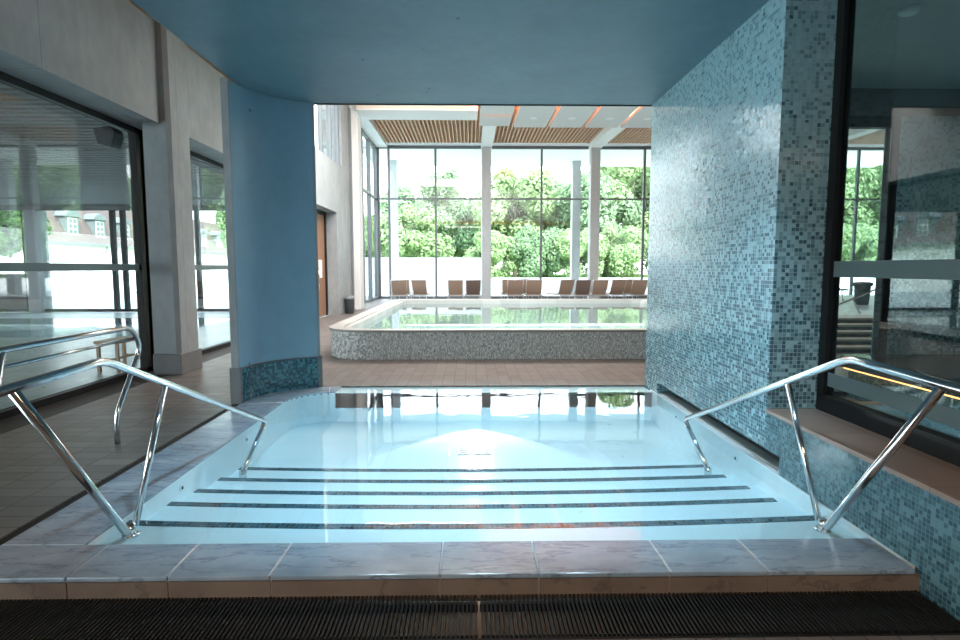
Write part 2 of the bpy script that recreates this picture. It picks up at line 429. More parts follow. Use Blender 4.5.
def box(name, mat, x0, x1, y0, y1, z0, z1, parent=None, bevel=0.0):
    return MB().box(x0, x1, y0, y1, z0, z1).build(name, mat, parent, bevel)
def struct(o): o['kind'] = 'structure'; return o
def sroot(name, loc=(0, 0, 0)):
    o = bpy.data.objects.new(name, None); C.objects.link(o); o.location = loc; o['kind'] = 'structure'; return o
def tag(o, label, cat, group=None, kind=None):
    o['label'] = label; o['category'] = cat
    if group: o['group'] = group
    if kind: o['kind'] = kind
    return o
def thing(name, label, cat, loc=(0, 0, 0), rz=0, group=None):
    o = bpy.data.objects.new(name, None); C.objects.link(o); o.location = loc; o.rotation_euler = (0, 0, rz)
    return tag(o, label, cat, group)
def copy_tree(o, parent=None):
    c = o.copy(); C.objects.link(c); c.parent = parent
    for ch in list(o.children): copy_tree(ch, c)
    return c
def arc(cx, cy, r, a0, a1, n):
    return [(cx + r * math.cos(R(a0 + (a1 - a0) * i / n)), cy + r * math.sin(R(a0 + (a1 - a0) * i / n))) for i in range(n + 1)]
def fillet(pts, rad, n=6):
    """round the inner corners of a 3-D polyline"""
    P = [Vector(p) for p in pts]; out = [P[0]]
    for i in range(1, len(P) - 1):
        a = (P[i - 1] - P[i]); b = (P[i + 1] - P[i])
        r = min(rad, a.length * 0.45, b.length * 0.45)
        p0 = P[i] + a.normalized() * r; p1 = P[i] + b.normalized() * r
        for k in range(n + 1):
            t = k / n
            out.append((1 - t) ** 2 * p0 + 2 * t * (1 - t) * P[i] + t * t * p1)
    out.append(P[-1]); return out

# ------------------------------------------------------------------ camera
F = 570.0
cam_d = bpy.data.cameras.new('camera'); cam = bpy.data.objects.new('camera', cam_d); C.objects.link(cam)
cam_d.sensor_width = 36; cam_d.lens = F / 960 * 36; cam_d.clip_start = 0.05; cam_d.clip_end = 500
cam.location = (0, 0, 1.5)
cam.rotation_euler = (PI / 2 - math.atan(52 / F), 0, -math.atan(10 / F))
bpy.context.scene.camera = cam

XL = -4.5          # left wall face
YF = 28.0          # facade
# ------------------------------------------------------------------ floors
struct(MB().box(-6, 4, -3.2, 2.36, -0.32, -0.12).build('floor', M['floor_mid']))
struct(MB().box(-4.25, -2.62, 2.75, 16, -0.3, 0).box(-4.5, -2.62, 16, 28.2, -0.3, 0).build('floor.001', M['floor_left']))
struct(MB().box(-2.62, 2.25, 7.2, 9.35, -0.3, 0).box(-2.62, -2.2, 9.35, 19, -0.3, 0).box(-2.62, 22, 18.6, 28.2, -0.3, 0)
       .box(2.25, 8.7, 7.2, 9.35, -0.3, 0).box(5.8, 8.55, 9.35, 18.6, -0.3, 0).box(2.62, 5.6, 5.6, 7.2, -0.3, 0).box(8.55, 22, 5.6, 18.6, -0.3, 0).build('floor.002', M['floor_mid']))
struct(box('floor_channel_left', M['drain_dark'], -4.7, -4.25, -1, 16, -0.3, -0.004))
struct(box('floor_gutter', M['drain_dark'], -2.62, -2.555, 2.75, 6.15, -0.3, -0.012))
struct(MB().box(-6, -2.62, 2.73, 2.75, -0.3, 0).build('trim_1', M['marble_edge']))

# ------------------------------------------------------------------ near pool basin
# apparent step depths: water over pale steps with dark nosings
PX0, PX1, PY0, PYF = -2.1, 2.232, 3.02, 6.85
ys = [3.32, 3.80, 4.18, 4.58, 5.00]; zs = [-0.045, -0.13, -0.19, -0.25, -0.31]; ZB = -0.37
ends = [(-2.08, 2.12)] * 5
inner = [(PX0, PY0)] + [(PX0, 6.3)] + [(-1.64 + 0.46 * math.cos(R(a)), 6.37 + 0.48 * math.sin(R(a))) for a in range(170, 85, -10)] + [(PX1, PYF)]
struct(MB().box(2.226, PX1, 2.76, 3.03, -0.13, -0.03).build('trim_7', M['pool_white']))
outer = [(PX0 - 0.08, PY0)] + [(PX0 - 0.08, 6.3)] + [(-1.64 + 0.54 * math.cos(R(a)), 6.37 + 0.56 * math.sin(R(a))) for a in range(170, 85, -10)] + [(PX1, PYF + 0.08)]
struct(MB().wallstrip(outer, inner, -0.6, -0.012).build('pool_wall_left', M['pool_white']))
struct(MB().box(PX1, 2.249, 2.72, PYF + 0.08, -0.6, -0.001).box(2.249, 2.30, 4.002, 6.718, -0.6, -0.004).build('pool_wall_right', M['pool_white']))
struct(box('pool_floor', M['pool_tile'], PX0 - 0.1, PX1, PY0 - 0.1, PYF + 0.1, -0.6, ZB))
def bowed(y, x, amt=0.09):   # steps bow gently towards the camera
    t = (x - 0.07) / 2.2
    return y + amt * t * t
xs = [PX0 + (PX1 - PX0) * i / 16 for i in range(17)]
prev = PY0 - 0.02
steps_root = sroot('pool_steps')
for i in range(5):
    o = [(x, bowed(ys[i], x)) for x in xs]
    inn = [(x, PY0 - 0.02) for x in xs]
    top = zs[i]; low = zs[i + 1] - 0.05 if i < 4 else ZB - 0.05
    s_ = MB().wallstrip(o, inn, low if i < 4 else ZB, top).build('step_tread', M['pool_tile'], steps_root)
    xi = [-2.09 + (2.15 + 2.09) * k / 16 for k in range(17)]
    nose = MB().wallstrip([(x, bowed(ys[i], x) + 0.004) for x in xi], [(x, bowed(ys[i], x) - 0.06) for x in xi], top - 0.03, top + 0.004)
    nose.build('step_nosing', M['nosing'], steps_root)
# coping: front slabs (top) and riser faces
joints = [-6.0, -5.2, -4.4, -3.6, -2.85, -1.97, -1.48, -0.98, -0.15, 0.34, 0.99, 1.48, 2.226]
cop = sroot('coping_front')
mt = MB(); mr = MB()
for a, b in zip(joints[:-1], joints[1:]):
    y1 = PY0 if a >= -2.2 else 3.6
    if a < -2.5: continue
for a, b in zip(joints[:-1], joints[1:]):
    g = 0.003
    y1 = PY0
    mt.box(a + g, b - g, 2.68, 2.735 if b < -2.6 else y1, -0.025, 0)
    mr.box(a + g, 2.249 if b > 2.2 else b - g, 2.685, 2.75, -0.13, -0.030)
mt.build('coping_slabs', M['marble'], cop, bevel=0.006)
mr.build('riser_tiles', M['marble_edge'], cop)
MB().box(-6, 2.226, 2.694, 2.74, -0.13, -0.006).box(-2.5, 2.226, 2.74, 3.015, -0.13, -0.004).build('mortar', M['grout'], cop)
# left coping
cl = sroot('coping_left'); ml = MB()
yy = 3.02
for ln in (0.75, 0.8, 0.82, 0.9):
    ml.box(-2.552, PX0 - 0.002, yy + 0.003, min(yy + ln, 6.3) - 0.003, -0.03, 0); yy += ln
ml.build('coping_slabs', M['marble'], cl, bevel=0.004)
box('mortar', M['grout'], -2.552, PX0 - 0.004, 3.02, 6.3, -0.2, -0.006, cl)
# corner + far coping, segmented
cc = sroot('coping_corner'); mc = MB()
A = list(range(180, 89, -9))
for a0, a1 in zip(A[:-1], A[1:]):
    oo = [(-1.64 + 0.915 * math.cos(R(a)), 6.3 + 0.9 * math.sin(R(a))) for a in (a0 - 0.3, a1 + 0.3)]
    ii = [(-1.64 + 0.46 * math.cos(R(a)), 6.37 + 0.48 * math.sin(R(a))) for a in (a0 - 0.3, a1 + 0.3)]
    mc.wallstrip(oo, ii, -0.03, 0.0 if a0 > 100 else -0.001)
mc.build('coping_slabs', M['marble'], cc)
oo = [(-1.64 + 0.914 * math.cos(R(a)), 6.3 + 0.9 * math.sin(R(a))) for a in A]
ii = [(-1.64 + 0.462 * math.cos(R(a)), 6.37 + 0.482 * math.sin(R(a))) for a in A]
MB().wallstrip(oo, ii, -0.2, -0.006).build('mortar', M['grout'], cc)
struct(box('coping_far', M['pool_tile'], -1.64, PX1, PYF, 7.2, -0.2, -0.02))
# overflow channel along the right wall
struct(box('overflow_channel', M['ledge'], 2.30, 2.47, 4.0, 6.72, -0.2, -0.012))
jm = MB(); y = 4.02
while y < 6.7:
    jm.box(2.302, 2.395, y, min(y + 0.56, 6.71), -0.02, 0.006); y += 0.566
struct(jm.build('trim_2', M['rim']))
# water surface: one sheet over the basin and the flooded far coping
wp = [(PX0, PY0)] + [(PX0, 6.3)] + [(-1.64 + 0.46 * math.cos(R(a)), 6.37 + 0.48 * math.sin(R(a))) for a in range(170, 95, -10)] + [(-1.64, 6.85), (-1.64, 7.2), (PX1, 7.2), (PX1, PY0)]
w = MB(); w.v = [Vector((x, y, -0.004)) for x, y in wp]; w.face(list(range(len(wp)))[::-1])
wo = w.build('pool_water', M['water'], fix=False)
me = wo.data
if me.polygons[0].normal.z < 0: me.flip_normals()
struct(wo)

# underwater lamp on the far wall, nozzles, floor drain
t = thing('underwater_lamp', 'round white underwater lamp glowing on the far wall of the near pool', 'lamp', (0.06, 6.84, -0.13))
m_ = MB(); m_.tube([(0, 0, 0), (0, -0.025, 0)], 0.075, 24); m_.build('bezel', M['steel'], t)
m_ = MB(); m_.tube([(0, -0.026, 0), (0, -0.03, 0)], 0.058, 24); lo_ = m_.build('lens', M['lamp_blue'], t); lo_.scale = (1, 1, 0.5)
def nozzle(x, y, z, d, lab):
    t = thing('inlet_nozzle', lab, 'pool nozzle', (x, y, z))
    MB().tube([(0, 0, 0), (d * 0.008, 0, 0)], 0.026, 16).build('rim', M['pool_white'], t)
    MB().tube([(d * 0.0085, 0, 0), (d * 0.011, 0, 0)], 0.013, 12).build('opening', M['black'], t)
nozzle(PX0, 4.05, -0.09, 1, 'small round black inlet on the left pool wall above the middle steps')
nozzle(PX0, 5.25, -0.10, 1, 'small round black inlet on the left pool wall beyond the steps')
nozzle(PX1, 4.62, -0.09, -1, 'small round black inlet on the right pool wall above the steps')
nozzle(PX1, 6.0, -0.10, -1, 'small round black inlet on the right pool wall near the mosaic wall')
t = thing('floor_drain', 'square grey slotted drain grid in the floor of the near pool', 'drain', (0.04, 5.75, ZB + 0.001))
MB().box(-0.17, 0.17, -0.17, 0.17, 0, 0.006).build('plate', M['rim'], t)
g = MB()
for i in range(4):
    for s_ in (-1, 1):
        g.box(s_ * 0.08 - 0.065, s_ * 0.08 + 0.065, -0.14 + i * 0.075, -0.14 + i * 0.075 + 0.04, 0.006, 0.009)
g.build('slots', M['black'], t)

# drain grates in front of the coping
struct(box('drain_channel', M['channel'], -6, 2.25, 2.36, 2.73, -0.22, -0.17))
struct(box('trim_3', M['black'], -6, 2.25, 2.352, 2.365, -0.2, -0.118))
def grate(name_lab, x0, x1):
    t = thing('drain_grate', name_lab, 'drain grate', ((x0 + x1) / 2, 2.54, -0.165), 0, None)
    w = (x1 - x0) / 2; m = MB(); n = int((x1 - x0) / 0.0205)
    for i in range(n):
        x = -w + (i + 0.5) * (2 * w / n)
        m.box(x - 0.0055, x + 0.0055, -0.168, 0.162, 0.03, 0.055)
    m.build('slats', M['grate'], t)
    m = MB()
    for y in (-0.15, 0.10): m.box(-w, w, y - 0.012, y + 0.012, 0.0, 0.04)
    m.build('cross_bars', M['grate'], t)
grate('black slatted drain grate running from the centre gap to the left edge', -2.95, 0.035)
grate('black slatted drain grate running from the centre gap to the mosaic wall', 0.047, 2.24)

# ------------------------------------------------------------------ right mosaic wall, ledge, glass room
struct(MB().box(2.25, 2.62, 4.2, 4.26, 0.13, 3.5).box(2.25, 2.62, 6.72, 7.2, -0.6, 3.5)
       .box(2.25, 2.62, 4.26, 6.72, 0.13, 3.5).box(2.47, 2.62, 4.0, 6.72, -0.6, 0.13).build('wall_right', M['mosaic']))
struct(MB().box(2.25, 2.62, -3.2, 4.0, -0.6, 0.41).box(2.25, 2.62, 4.0, 4.2, 0.13, 0.41).build('wall_right_low', M['mosaic_low']))
struct(MB().box(2.235, 2.62, -3.2, 4.2, 0.41, 0.44).build('trim_ledge', M['ledge'], bevel=0.004))
w2 = sroot('window_right')
MB().box(2.62, 2.70, 4.12, 4.2, 0.55, 3.5).box(2.62, 2.70, -3.2, 4.2, 0.30, 0.56).box(2.62, 2.70, -3.2, 4.2, 3.42, 3.5).build('window_frame', M['black'], w2)
MB().box(2.655, 2.665, -3.2, 4.12, 0.56, 3.42).build('pane', M['glass_thick'], w2)
MB().box(2.648, 2.6545, -3.2, 4.12, 1.435, 1.548).box(2.648, 2.6545, -3.2, 4.12, 0.63, 0.73).build('frosted_band', M['frost'], w2)
# room behind
struct(box('ceiling_right_room', M['room_ceiling'], 2.25, 12, -3.2, 7.2, 3.5, 3.9))
struct(MB().box(2.7, 9, 2.0, 2.35, 3.2, 3.5).box(2.62, 12, 6.5, 6.75, 3.2, 3.5).build('beam_right_room', M['dark_wall']))
struct(box('wall_hot_tub_back', M['mosaic_tub'], 4.85, 9.0, 6.5, 6.75, -0.5, 3.2))
struct(box('wall_hot_tub_right', M['mosaic_tub'], 8.8, 9.0, -3.2, 6.5, -0.5, 3.5))
struct(box('wall_hot_tub_near', M['dark_wall'], 2.70, 9.0, -3.3, -3.2, -0.5, 3.5))
w3 = sroot('window_partition')
MB().box(4.75, 4.85, 6.5, 6.6, 0, 3.2).box(2.62, 4.85, 6.5, 6.6, 3.08, 3.2).box(2.62, 2.70, 6.5, 6.6, 0, 3.2).box(2.62, 4.85, 6.5, 6.6, 0.0, 0.06).build('window_frame', M['black'], w3)
MB().box(2.70, 4.75, 6.545, 6.555, 0.06, 3.08).build('pane', M['glass'], w3)
ht = sroot('hot_tub')
MB().box(4.3, 9, -3.2, 6.5, 0.36, 0.50).build('rim', M['stone_dark'], ht, bevel=0.01)
MB().box(4.42, 4.6, -3.2, 6.5, -0.6, 0.36).build('tub_wall', M['mosaic_low'], ht)
MB().box(2.7, 4.42, -3.2, 5.6, -0.6, -0.5).build('tub_floor', M['pool_white'], ht)
MB().box(2.7, 4.42, 5.6, 5.75, -0.6, 0.12).build('tub_end', M['step_light'], ht)
MB().box(4.325, 4.345, -3.0, 6.45, 0.343, 0.358).build('led_strip', M['led_warm'], ht)
wv = MB(); wv.v = [Vector(p) for p in ((2.7, -3.2, 0.06), (4.42, -3.2, 0.06), (4.42, 5.6, 0.06), (2.7, 5.6, 0.06))]; wv.face([0, 1, 2, 3])
struct(wv.build('hot_tub_water', M['water_hot'], fix=False))
t = thing('smoke_detector', 'small white round detector on the ceiling behind the right glass', 'smoke detector', (3.40, 4.55, 3.5))
MB().lathe([(0.05, -0.045), (0.07, -0.03), (0.075, -0.0005)]).build('housing', M['ceramic'], t)
# steps and terrace seen through the partition
st = sroot('stairs')
for i in range(5):
    y0 = 9.9 + i * 0.34
    MB().box(6.1, 16, y0, y0 + 0.34 if i < 4 else 12.0, 0.1 * i, 0.1 * (i + 1) - 0.04).build('riser', M['step_dark'], st)
    MB().box(6.1, 16, y0 - 0.02, y0 + 0.34 if i < 4 else 12.0, 0.1 * (i + 1) - 0.04, 0.1 * (i + 1)).build('tread', M['step_light'], st)
struct(MB().box(6.1, 22, 12.0, 18.4, 0.0, 0.5).box(9.2, 22, 18.4, 21, 0.0, 0.5).build('floor_raised', M['terrace']))

# ------------------------------------------------------------------ blue slab and curved panel
struct(MB().box(-2.54, 2.25, -3.2, 7.2, 3.5, 3.82).build('ceiling', M['blue_lit_ceiling']))
struct(MB().box(-2.548, -2.541, -3.2, 6.6, 3.505, 3.545).build('trim_4', M['wood_orange']))
struct(MB().box(-2.54, 2.25, 7.2, 7.23, 3.49, 3.82).build('trim_5', M['black']))
def panel(r0, r1, a0, a1, z0, z1, n=20):
    c = (-1.64, 6.3)
    return MB().wallstrip([(c[0] + r1 * math.cos(R(a0 + (a1 - a0) * i / n)), c[1] + r1 * math.sin(R(a0 + (a1 - a0) * i / n))) for i in range(n + 1)],
                          [(c[0] + r0 * math.cos(R(a0 + (a1 - a0) * i / n)), c[1] + r0 * math.sin(R(a0 + (a1 - a0) * i / n))) for i in range(n + 1)], z0, z1)
bp = sroot('wall_curved')
panel(0.925, 0.985, 180, 108, 0.37, 3.5).build('panel', M['blue_lit_wall'], bp)
panel(0.918, 0.924, 179, 109, 0.37, 0.385).build('base_joint', M['concrete_plinth'], bp)
for a in (180, 108):
    th = R(a); d = Vector((math.cos(th), math.sin(th), 0)); tn = Vector((-math.sin(th), math.cos(th), 0)) * (-1 if a == 180 else 1)
    c = Vector((-1.64, 6.3, 0))
    m = MB()
    q = [c + d * 0.918, c + d * 0.995, c + d * 0.995 - tn * 0.03, c + d * 0.918 - tn * 0.03]
    m.prism([(p.x, p.y) for p in q], 'z', 0.0, 3.5); m.build('edge_strip', M['concrete'], bp)
m = panel(0.905, 1.0, 180, 108, -0.2, 0.37)
m.uv = lambda co: (math.atan2(co.y - 6.3, co.x + 1.64) * 0.9 + 3, co.z)
m.build('mosaic_base', M['mosaic_panel'], bp)
for a in (180, 108):
    th = R(a); d = Vector((math.cos(th), math.sin(th), 0)); tn = Vector((-math.sin(th), math.cos(th), 0)) * (-1 if a == 180 else 1)
    c = Vector((-1.64, 6.3, 0))
    q = [c + d * 0.895, c + d * 1.01, c + d * 1.01 - tn * 0.05, c + d * 0.895 - tn * 0.05]
    MB().prism([(p.x, p.y) for p in q], 'z', 0.0, 0.40).build('base_end', M['concrete_plinth'], bp)

# ------------------------------------------------------------------ left wall
XW = -4.2
struct(MB().box(-4.82, XW, -3.2, 8.0, 3.45, 4.78).box(-4.82, -4.43, 8.0, 8.55, 3.45, 4.78).box(-4.82, XW, 8.55, 13.6, 3.45, 4.78)
       .box(-4.82, XW, 13.6, 15.5, 0, 4.78).box(-4.82, XW, 15.5, 18.3, 3.25, 4.78).box(-4.82, XW, 18.3, 20.6, 0, 4.78).box(-4.82, XW, 19.2, 20.6, 4.78, 7.8).box(-4.82, XW, 12, 15.4, 4.78, 7.8).build('wall_left', M['concrete']))
struct(MB().prism([(-4.43, 8.0), (-4.12, 8.0), (-4.07, 8.05), (-4.07, 8.55), (-4.43, 8.55)], 'z', 0, 5.6).build('wall_left_column', M['concrete']))
struct(MB().box(-4.44, -4.045, 7.97, 8.6, 0, 0.30).build('baseboard_column', M['concrete_plinth'], bevel=0.01))
def left_window(nm, y0, y1):
    w = sroot(nm)
    f = MB().box(-4.76, -4.66, y0, y0 + 0.07, 0.0, 3.46).box(-4.76, -4.66, y1 - 0.09, y1, 0.0, 3.46)
    f.box(-4.76, -4.66, y0, y1, 3.37, 3.46).box(-4.76, -4.66, y0, y1, -0.05, 0.07)
    if y1 < 9: f.box(-4.76, -4.66, 8.22, 8.4, 0.0, 3.46)
    f.build('window_frame', M['black'], w)
    MB().box(-4.715, -4.705, y0 + 0.07, y1 - 0.09, 0.07, 3.37).build('pane', M['glass_thick'], w)
    MB().box(-4.704, -4.698, y0 + 0.07, y1 - 0.09, 1.465, 1.555).build('frosted_band', M['frost'], w)
left_window('window_1', -3.0, 8.42)
left_window('window_2', 8.44, 13.6)
# door in the left wall
d = sroot('door_1')
MB().box(-4.66, -4.54, 15.5, 15.62, 0, 3.25).box(-4.66, -4.54, 18.18, 18.3, 0, 3.25).box(-4.66, -4.54, 15.5, 18.3, 3.13, 3.25).box(-4.64, -4.56, 16.9, 17.0, 0, 3.13).build('door_frame', M['black'], d)
MB().box(-4.62, -4.58, 17.0, 18.18, 0.02, 3.13).build('door_leaf', M['wood_door'], d)
MB().box(-4.62, -4.61, 15.62, 16.9, 0.02, 3.13).build('pane', M['glass'], d)
MB().tube([(-4.50, 17.15, 0.9), (-4.50, 17.15, 1.5)], 0.02).tube([(-4.58, 17.15, 1.0), (-4.50, 17.15, 1.0)], 0.012).tube([(-4.58, 17.15, 1.4), (-4.50, 17.15, 1.4)], 0.012).build('door_handle', M['steel'], d)
t = tag(box('notice_sheet', M['sign'], -4.578, -4.572, 17.4, 17.8, 1.2, 1.75), 'white notice sheet on the wooden door in the left wall', 'sign')
# pillar and clerestory
struct(MB().box(-4.72, -3.94, 20.6, 21.3, 0, 7.5).build('wall_left_pillar', M['white'], bevel=0.02))
cw = sroot('window_clerestory')
f = MB().box(-4.40, -4.30, 15.4, 19.2, 4.78, 4.86).box(-4.40, -4.30, 15.4, 19.2, 7.3, 7.5)
for y in (15.4, 17.0, 18.1, 19.1): f.box(-4.40, -4.28, y, y + 0.07, 4.78, 7.5)
f.build('window_frame', M['frame_grey'], cw)
MB().box(-4.36, -4.35, 15.4, 19.2, 4.86, 7.3).build('pane', M['glass'], cw)
struct(box('wall_left_downpipe', M['frame_grey'], -4.2, -4.12, 20.3, 20.42, 0, 7.0))
sg = sroot('window_side')
f = MB().box(-4.60, -4.46, 21.3, 28.1, 0.0, 0.12).box(-4.60, -4.46, 21.3, 28.1, 7.15, 7.5).box(-4.60, -4.46, 21.3, 28.1, 4.78, 4.86)
for y in (21.3, 24.2, 26.0, 27.9): f.box(-4.62, -4.44, y, y + 0.12, 0, 7.4)
f.build('window_frame', M['frame_grey'], sg)
MB().box(-4.53, -4.52, 21.3, 28, 0.12, 7.15).build('pane', M['glass'], sg)
t = thing('litter_bin', 'dark waste bin with domed lid beside the white pillar', 'bin', (-4.0, 18.95, 0))
MB().lathe([(0.13, 0.0), (0.15, 0.02), (0.17, 0.44), (0.17, 0.46)]).build('body', M['bin'], t)
MB().lathe([(0.18, 0.46), (0.18, 0.5), (0.15, 0.56), (0.08, 0.6), (0.01, 0.61)]).build('lid', M['frame_grey'], t)

# ------------------------------------------------------------------ facade
fc = sroot('window_facade')
bays = [-4.3, 0.56, 5.70, 10.9, 16.1]
f = MB().box(-4.5, 22, YF, YF + 0.1, 7.2, 7.34).box(-4.5, 22, YF, YF + 0.1, 4.79, 4.87).box(-4.5, 22, YF, YF + 0.1, 0, 0.12)
for x in (-4.45, -3.95, -1.7, 3.42, 8.42, 13.6, 18.9): f.box(x, x + 0.1, YF - 0.02, YF + 0.12, 0, 7.3)
f.build('window_frame', M['frame_grey'], fc)
MB().box(-4.4, 22, YF + 0.045, YF + 0.055, 0.12, 7.2).build('pane', M['glass'], fc)
k = 0
for x in bays[1:]:
    struct(MB().box(x, x + 0.44, 27.2, 27.7, 0, 7.2).build('facade_column', M['col_white'], bevel=0.02))
    struct(MB().box(x + 0.1, x + 0.56, 32.6, 33.1, 0, 7.5).build('canopy_column', M['col_white']))
    struct(MB().prism([(20.6, 7.0), (27.7, 7.12), (27.7, 7.8), (20.6, 7.8)], 'x', x - 0.03, x + 0.48).build('ceiling_beam', M['white']))
struct(MB().box(-4.6, -4.1, 32.6, 33.1, 0, 7.5).build('canopy_column', M['col_white']))
struct(MB().box(-4.6, -3.94, 21.3, 28, 7.25, 7.8).box(-4.6, 22, 27.72, 28.0, 7.34, 7.8).box(-4.5, 22, 27.5, 27.72, 7.36, 7.8).build('ceiling_edge_beam', M['white']))
struct(box('canopy_roof', M['white'], -5.6, 24, 28.2, 34.4, 7.5, 7.9))
struct(box('ceiling_high', M['wood_back'], -4.8, 22, 12, 28.2, 7.85, 8.1))
struct(box('ceiling_low', M['wood_orange'], -4.8, 10, -3.3, 12, 4.85, 5.05))
struct(MB().box(-4.8, 22, 11.8, 12.0, 5.05, 8.1).build('wall_upstand', M['white']))
ext = [(-3.94, 0.53), (1.04, 5.67), (6.18, 10.87), (11.38, 16.07), (16.6, 21.5)]
for a, b in ext:
    m = MB(); x = a + 0.05
    while x < b - 0.03:
        m.box(x, x + 0.045, 21.7, 27.5, 7.36, 7.48); x += 0.165
    y = 21.8
    while y < 27.45:
        m.box(a, b, y, y + 0.03, 7.375, 7.47); y += 0.33
    struct(m.build('ceiling_lattice', M['wood_slat']))
struct(MB().box(-3.94, 0.28, 20.4, 21.68, 7.0, 7.8).build('ceiling_bulkhead', M['cream']))
struct(MB().box(-3.94, 0.28, 20.395, 21.69, 6.95, 7.0).build('trim_6', M['white']))
cv = sroot('trim_cove_lamp')
MB().box(-3.8, 0.2, 20.0, 20.05, 7.70, 7.74).build('led_strip', M['led_soft'], cv)
gaps = [0.30, 1.56, 2.89, 4.22, 5.55, 6.88, 8.21, 9.54]
words = ['first', 'second', 'third', 'fourth', 'fifth', 'sixth', 'seventh']
def hung_panel(x0, x1, y0, y1, lab):
    t = thing('ceiling_panel', lab, 'ceiling panel', ((x0 + x1) / 2, (y0 + y1) / 2, 6.70), 0, 'grey panels hung under the wooden ceiling')
    w = (x1 - x0) / 2; l = (y1 - y0) / 2
    MB().box(-w, w, -l, l, 0, 0.10).build('panel', M['panel_grey'], t)
    MB().tube([(-w * 0.6, 0, 0.1), (-w * 0.6, 0, 0.81)], 0.01, 6).tube([(w * 0.6, 0, 0.1), (w * 0.6, 0, 0.81)], 0.01, 6).build('hanger', M['frame_grey'], t)
    if l > 1.2:
        MB().lathe([(0.13, -0.012), (0.14, 0.0)], 0, l * 0.35).build('downlight_ring', M['ceramic'], t)
for i, (a, b) in enumerate(zip(gaps[:-1], gaps[1:])):
    if i == 0:
        hung_panel(a + 0.05, b - 0.10, 17.6, 18.3, 'small grey panel cut off by the blue slab, left of the grey ceiling panels')
        hung_panel(a + 0.05, b - 0.10, 18.45, 20.0, 'grey ceiling panel next to the cream bulkhead, in the row of two')
        hung_panel(a + 0.05, b - 0.10, 20.15, 21.5, 'grey ceiling panel nearest to the wooden lattice and the cream bulkhead')
    else:
        hung_panel(a + 0.07, b - 0.07, 17.6, 21.7, words[i] + ' long grey ceiling panel counted from the cream bulkhead')
struct(box('ceiling_orange', M['wood_orange'], 0.25, 9.6, 16.5, 21.7, 7.5, 7.8))

# ------------------------------------------------------------------ far raised pool
X0, X1, Y0, Y1 = -2.46, 5.95, 9.27, 18.62
def rr(inset, r):
    a, b, c, e = X0 + inset, X1 - inset, Y0 + inset, Y1 - inset
    pts = arc(a + r, c + r, r, 180, 270, 12) + arc(b - r * 0.3, c + r * 0.3, r * 0.3, 270, 360, 6) + arc(b - r * 0.3, e - r * 0.3, r * 0.3, 0, 90, 6) + arc(a + r, e - r, r, 90, 180, 12)
    return pts
fp = sroot('pool_far')
m = MB().wallstrip(rr(0.03, 0.72), rr(0.3, 0.5), 0, 0.455, True)
def uvf(co):
    cx, cy = X0 + 0.75, Y0 + 0.75
    if co.x < cx and co.y < cy: return (math.atan2(co.y - cy, co.x - cx) * 0.75 + 20, co.z + 3)
    if co.y < cy: return (co.x + 40, co.z + 3)
    return (co.y + 60, co.z + 3)
m.uv = uvf
m.build('outer_wall', M['mosaic_pool'], fp)
MB().wallstrip(rr(0.0, 0.75), rr(0.24, 0.55), 0.462, 0.49, True).build('rim_slabs', M['rim'], fp, bevel=0.004)
MB().wallstrip(rr(0.005, 0.75), rr(0.24, 0.55), 0.452, 0.463, True).build('rim_joint', M['marble_edge'], fp)
MB().wallstrip(rr(0.241, 0.55), rr(0.30, 0.5), 0.38, 0.43, True).build('rim_gutter', M['frame_grey'], fp)
MB().wallstrip(rr(0.30, 0.5), rr(0.37, 0.45), -0.3, 0.47, True).build('inner_wall', M['rim'], fp)
MB().box(X0 + 0.2, X1 - 0.2, Y0 + 0.2, Y1 - 0.2, -0.42, -0.35).build('pool_floor', M['pool_tile'], fp)
q = rr(0.37, 0.45)
wv = MB(); wv.v = [Vector((x, y, 0.36)) for x, y in q]; wv.face(list(range(len(q))))
wf = wv.build('far_pool_water', M['water_far'], fix=False)
if wf.data.polygons[0].normal.z < 0: wf.data.flip_normals()
struct(wf)

# ------------------------------------------------------------------ shell that keeps the hall closed
struct(box('wall_back', M['dark_wall'], -4.8, 10, -3.4, -3.2, -0.4, 5.3))
struct(box('wall_hall_right', M['white'], 22, 22.3, 5, 28.2, 0, 8.1))
struct(box('wall_hall_near', M['white'], 9.0, 22, 5.4, 5.6, 0, 8.1))
struct(MB().box(9.0, 22, 5.5, 12, 7.85, 8.1).build('ceiling_side', M['wood_back']))

# ------------------------------------------------------------------ handrails
RT = 0.0225
def pool_rail(x, side, lab, ext_y):
    t = thing('pool_handrail', lab, 'handrail', (x, 3.2, -0.045))
    def L(p): return (p[0], p[1] - 3.2, p[2] + 0.045)
    pts = [(0, ext_y, 0.975), (0, 3.07, 1.005), (0, 5.41, 0.03), (0, 4.84, -0.26)]
    MB().tube(fillet([L(p) for p in pts], 0.08), RT, 18).build('rail', M['steel'], t)
    MB().tube([L((0, 3.67, 0.755)), L((0, 3.26, -0.01))], RT * 0.84, 16).build('post', M['steel'], t)
    MB().tube(fillet([L((0, 2.45, 0.975)), L((0, 3.17, -0.0)), L((0, 3.22, -0.04))], 0.05), RT, 16).build('post', M['steel'], t)
    MB().tube([L((0, 3.22, -0.045)), L((0, 3.22, 0.02))], RT * 1.05, 16).build('foot', M['steel'], t)
    MB().lathe([(0.05, -0.0), (0.05, 0.006), (0.03, 0.012)], 0, 0.02).build('base_flange', M['steel'], t)
    MB().tube([L((0, 4.83, -0.31)), L((0, 4.84, -0.25))], 0.03, 16).build('foot', M['steel'], t)
pool_rail(-1.97, -1, 'polished steel handrail standing in the pool steps on the left', 2.15)
pool_rail(2.09, 1, 'polished steel handrail on the pool steps beside the mosaic ledge', 2.15)
t = thing('deck_handrail', 'steel handrail with rounded end on the tiled floor by the left window', 'handrail', (-2.95, 4.85, 0))
def L(p): return (p[0] + 2.95, p[1] - 4.85, p[2])
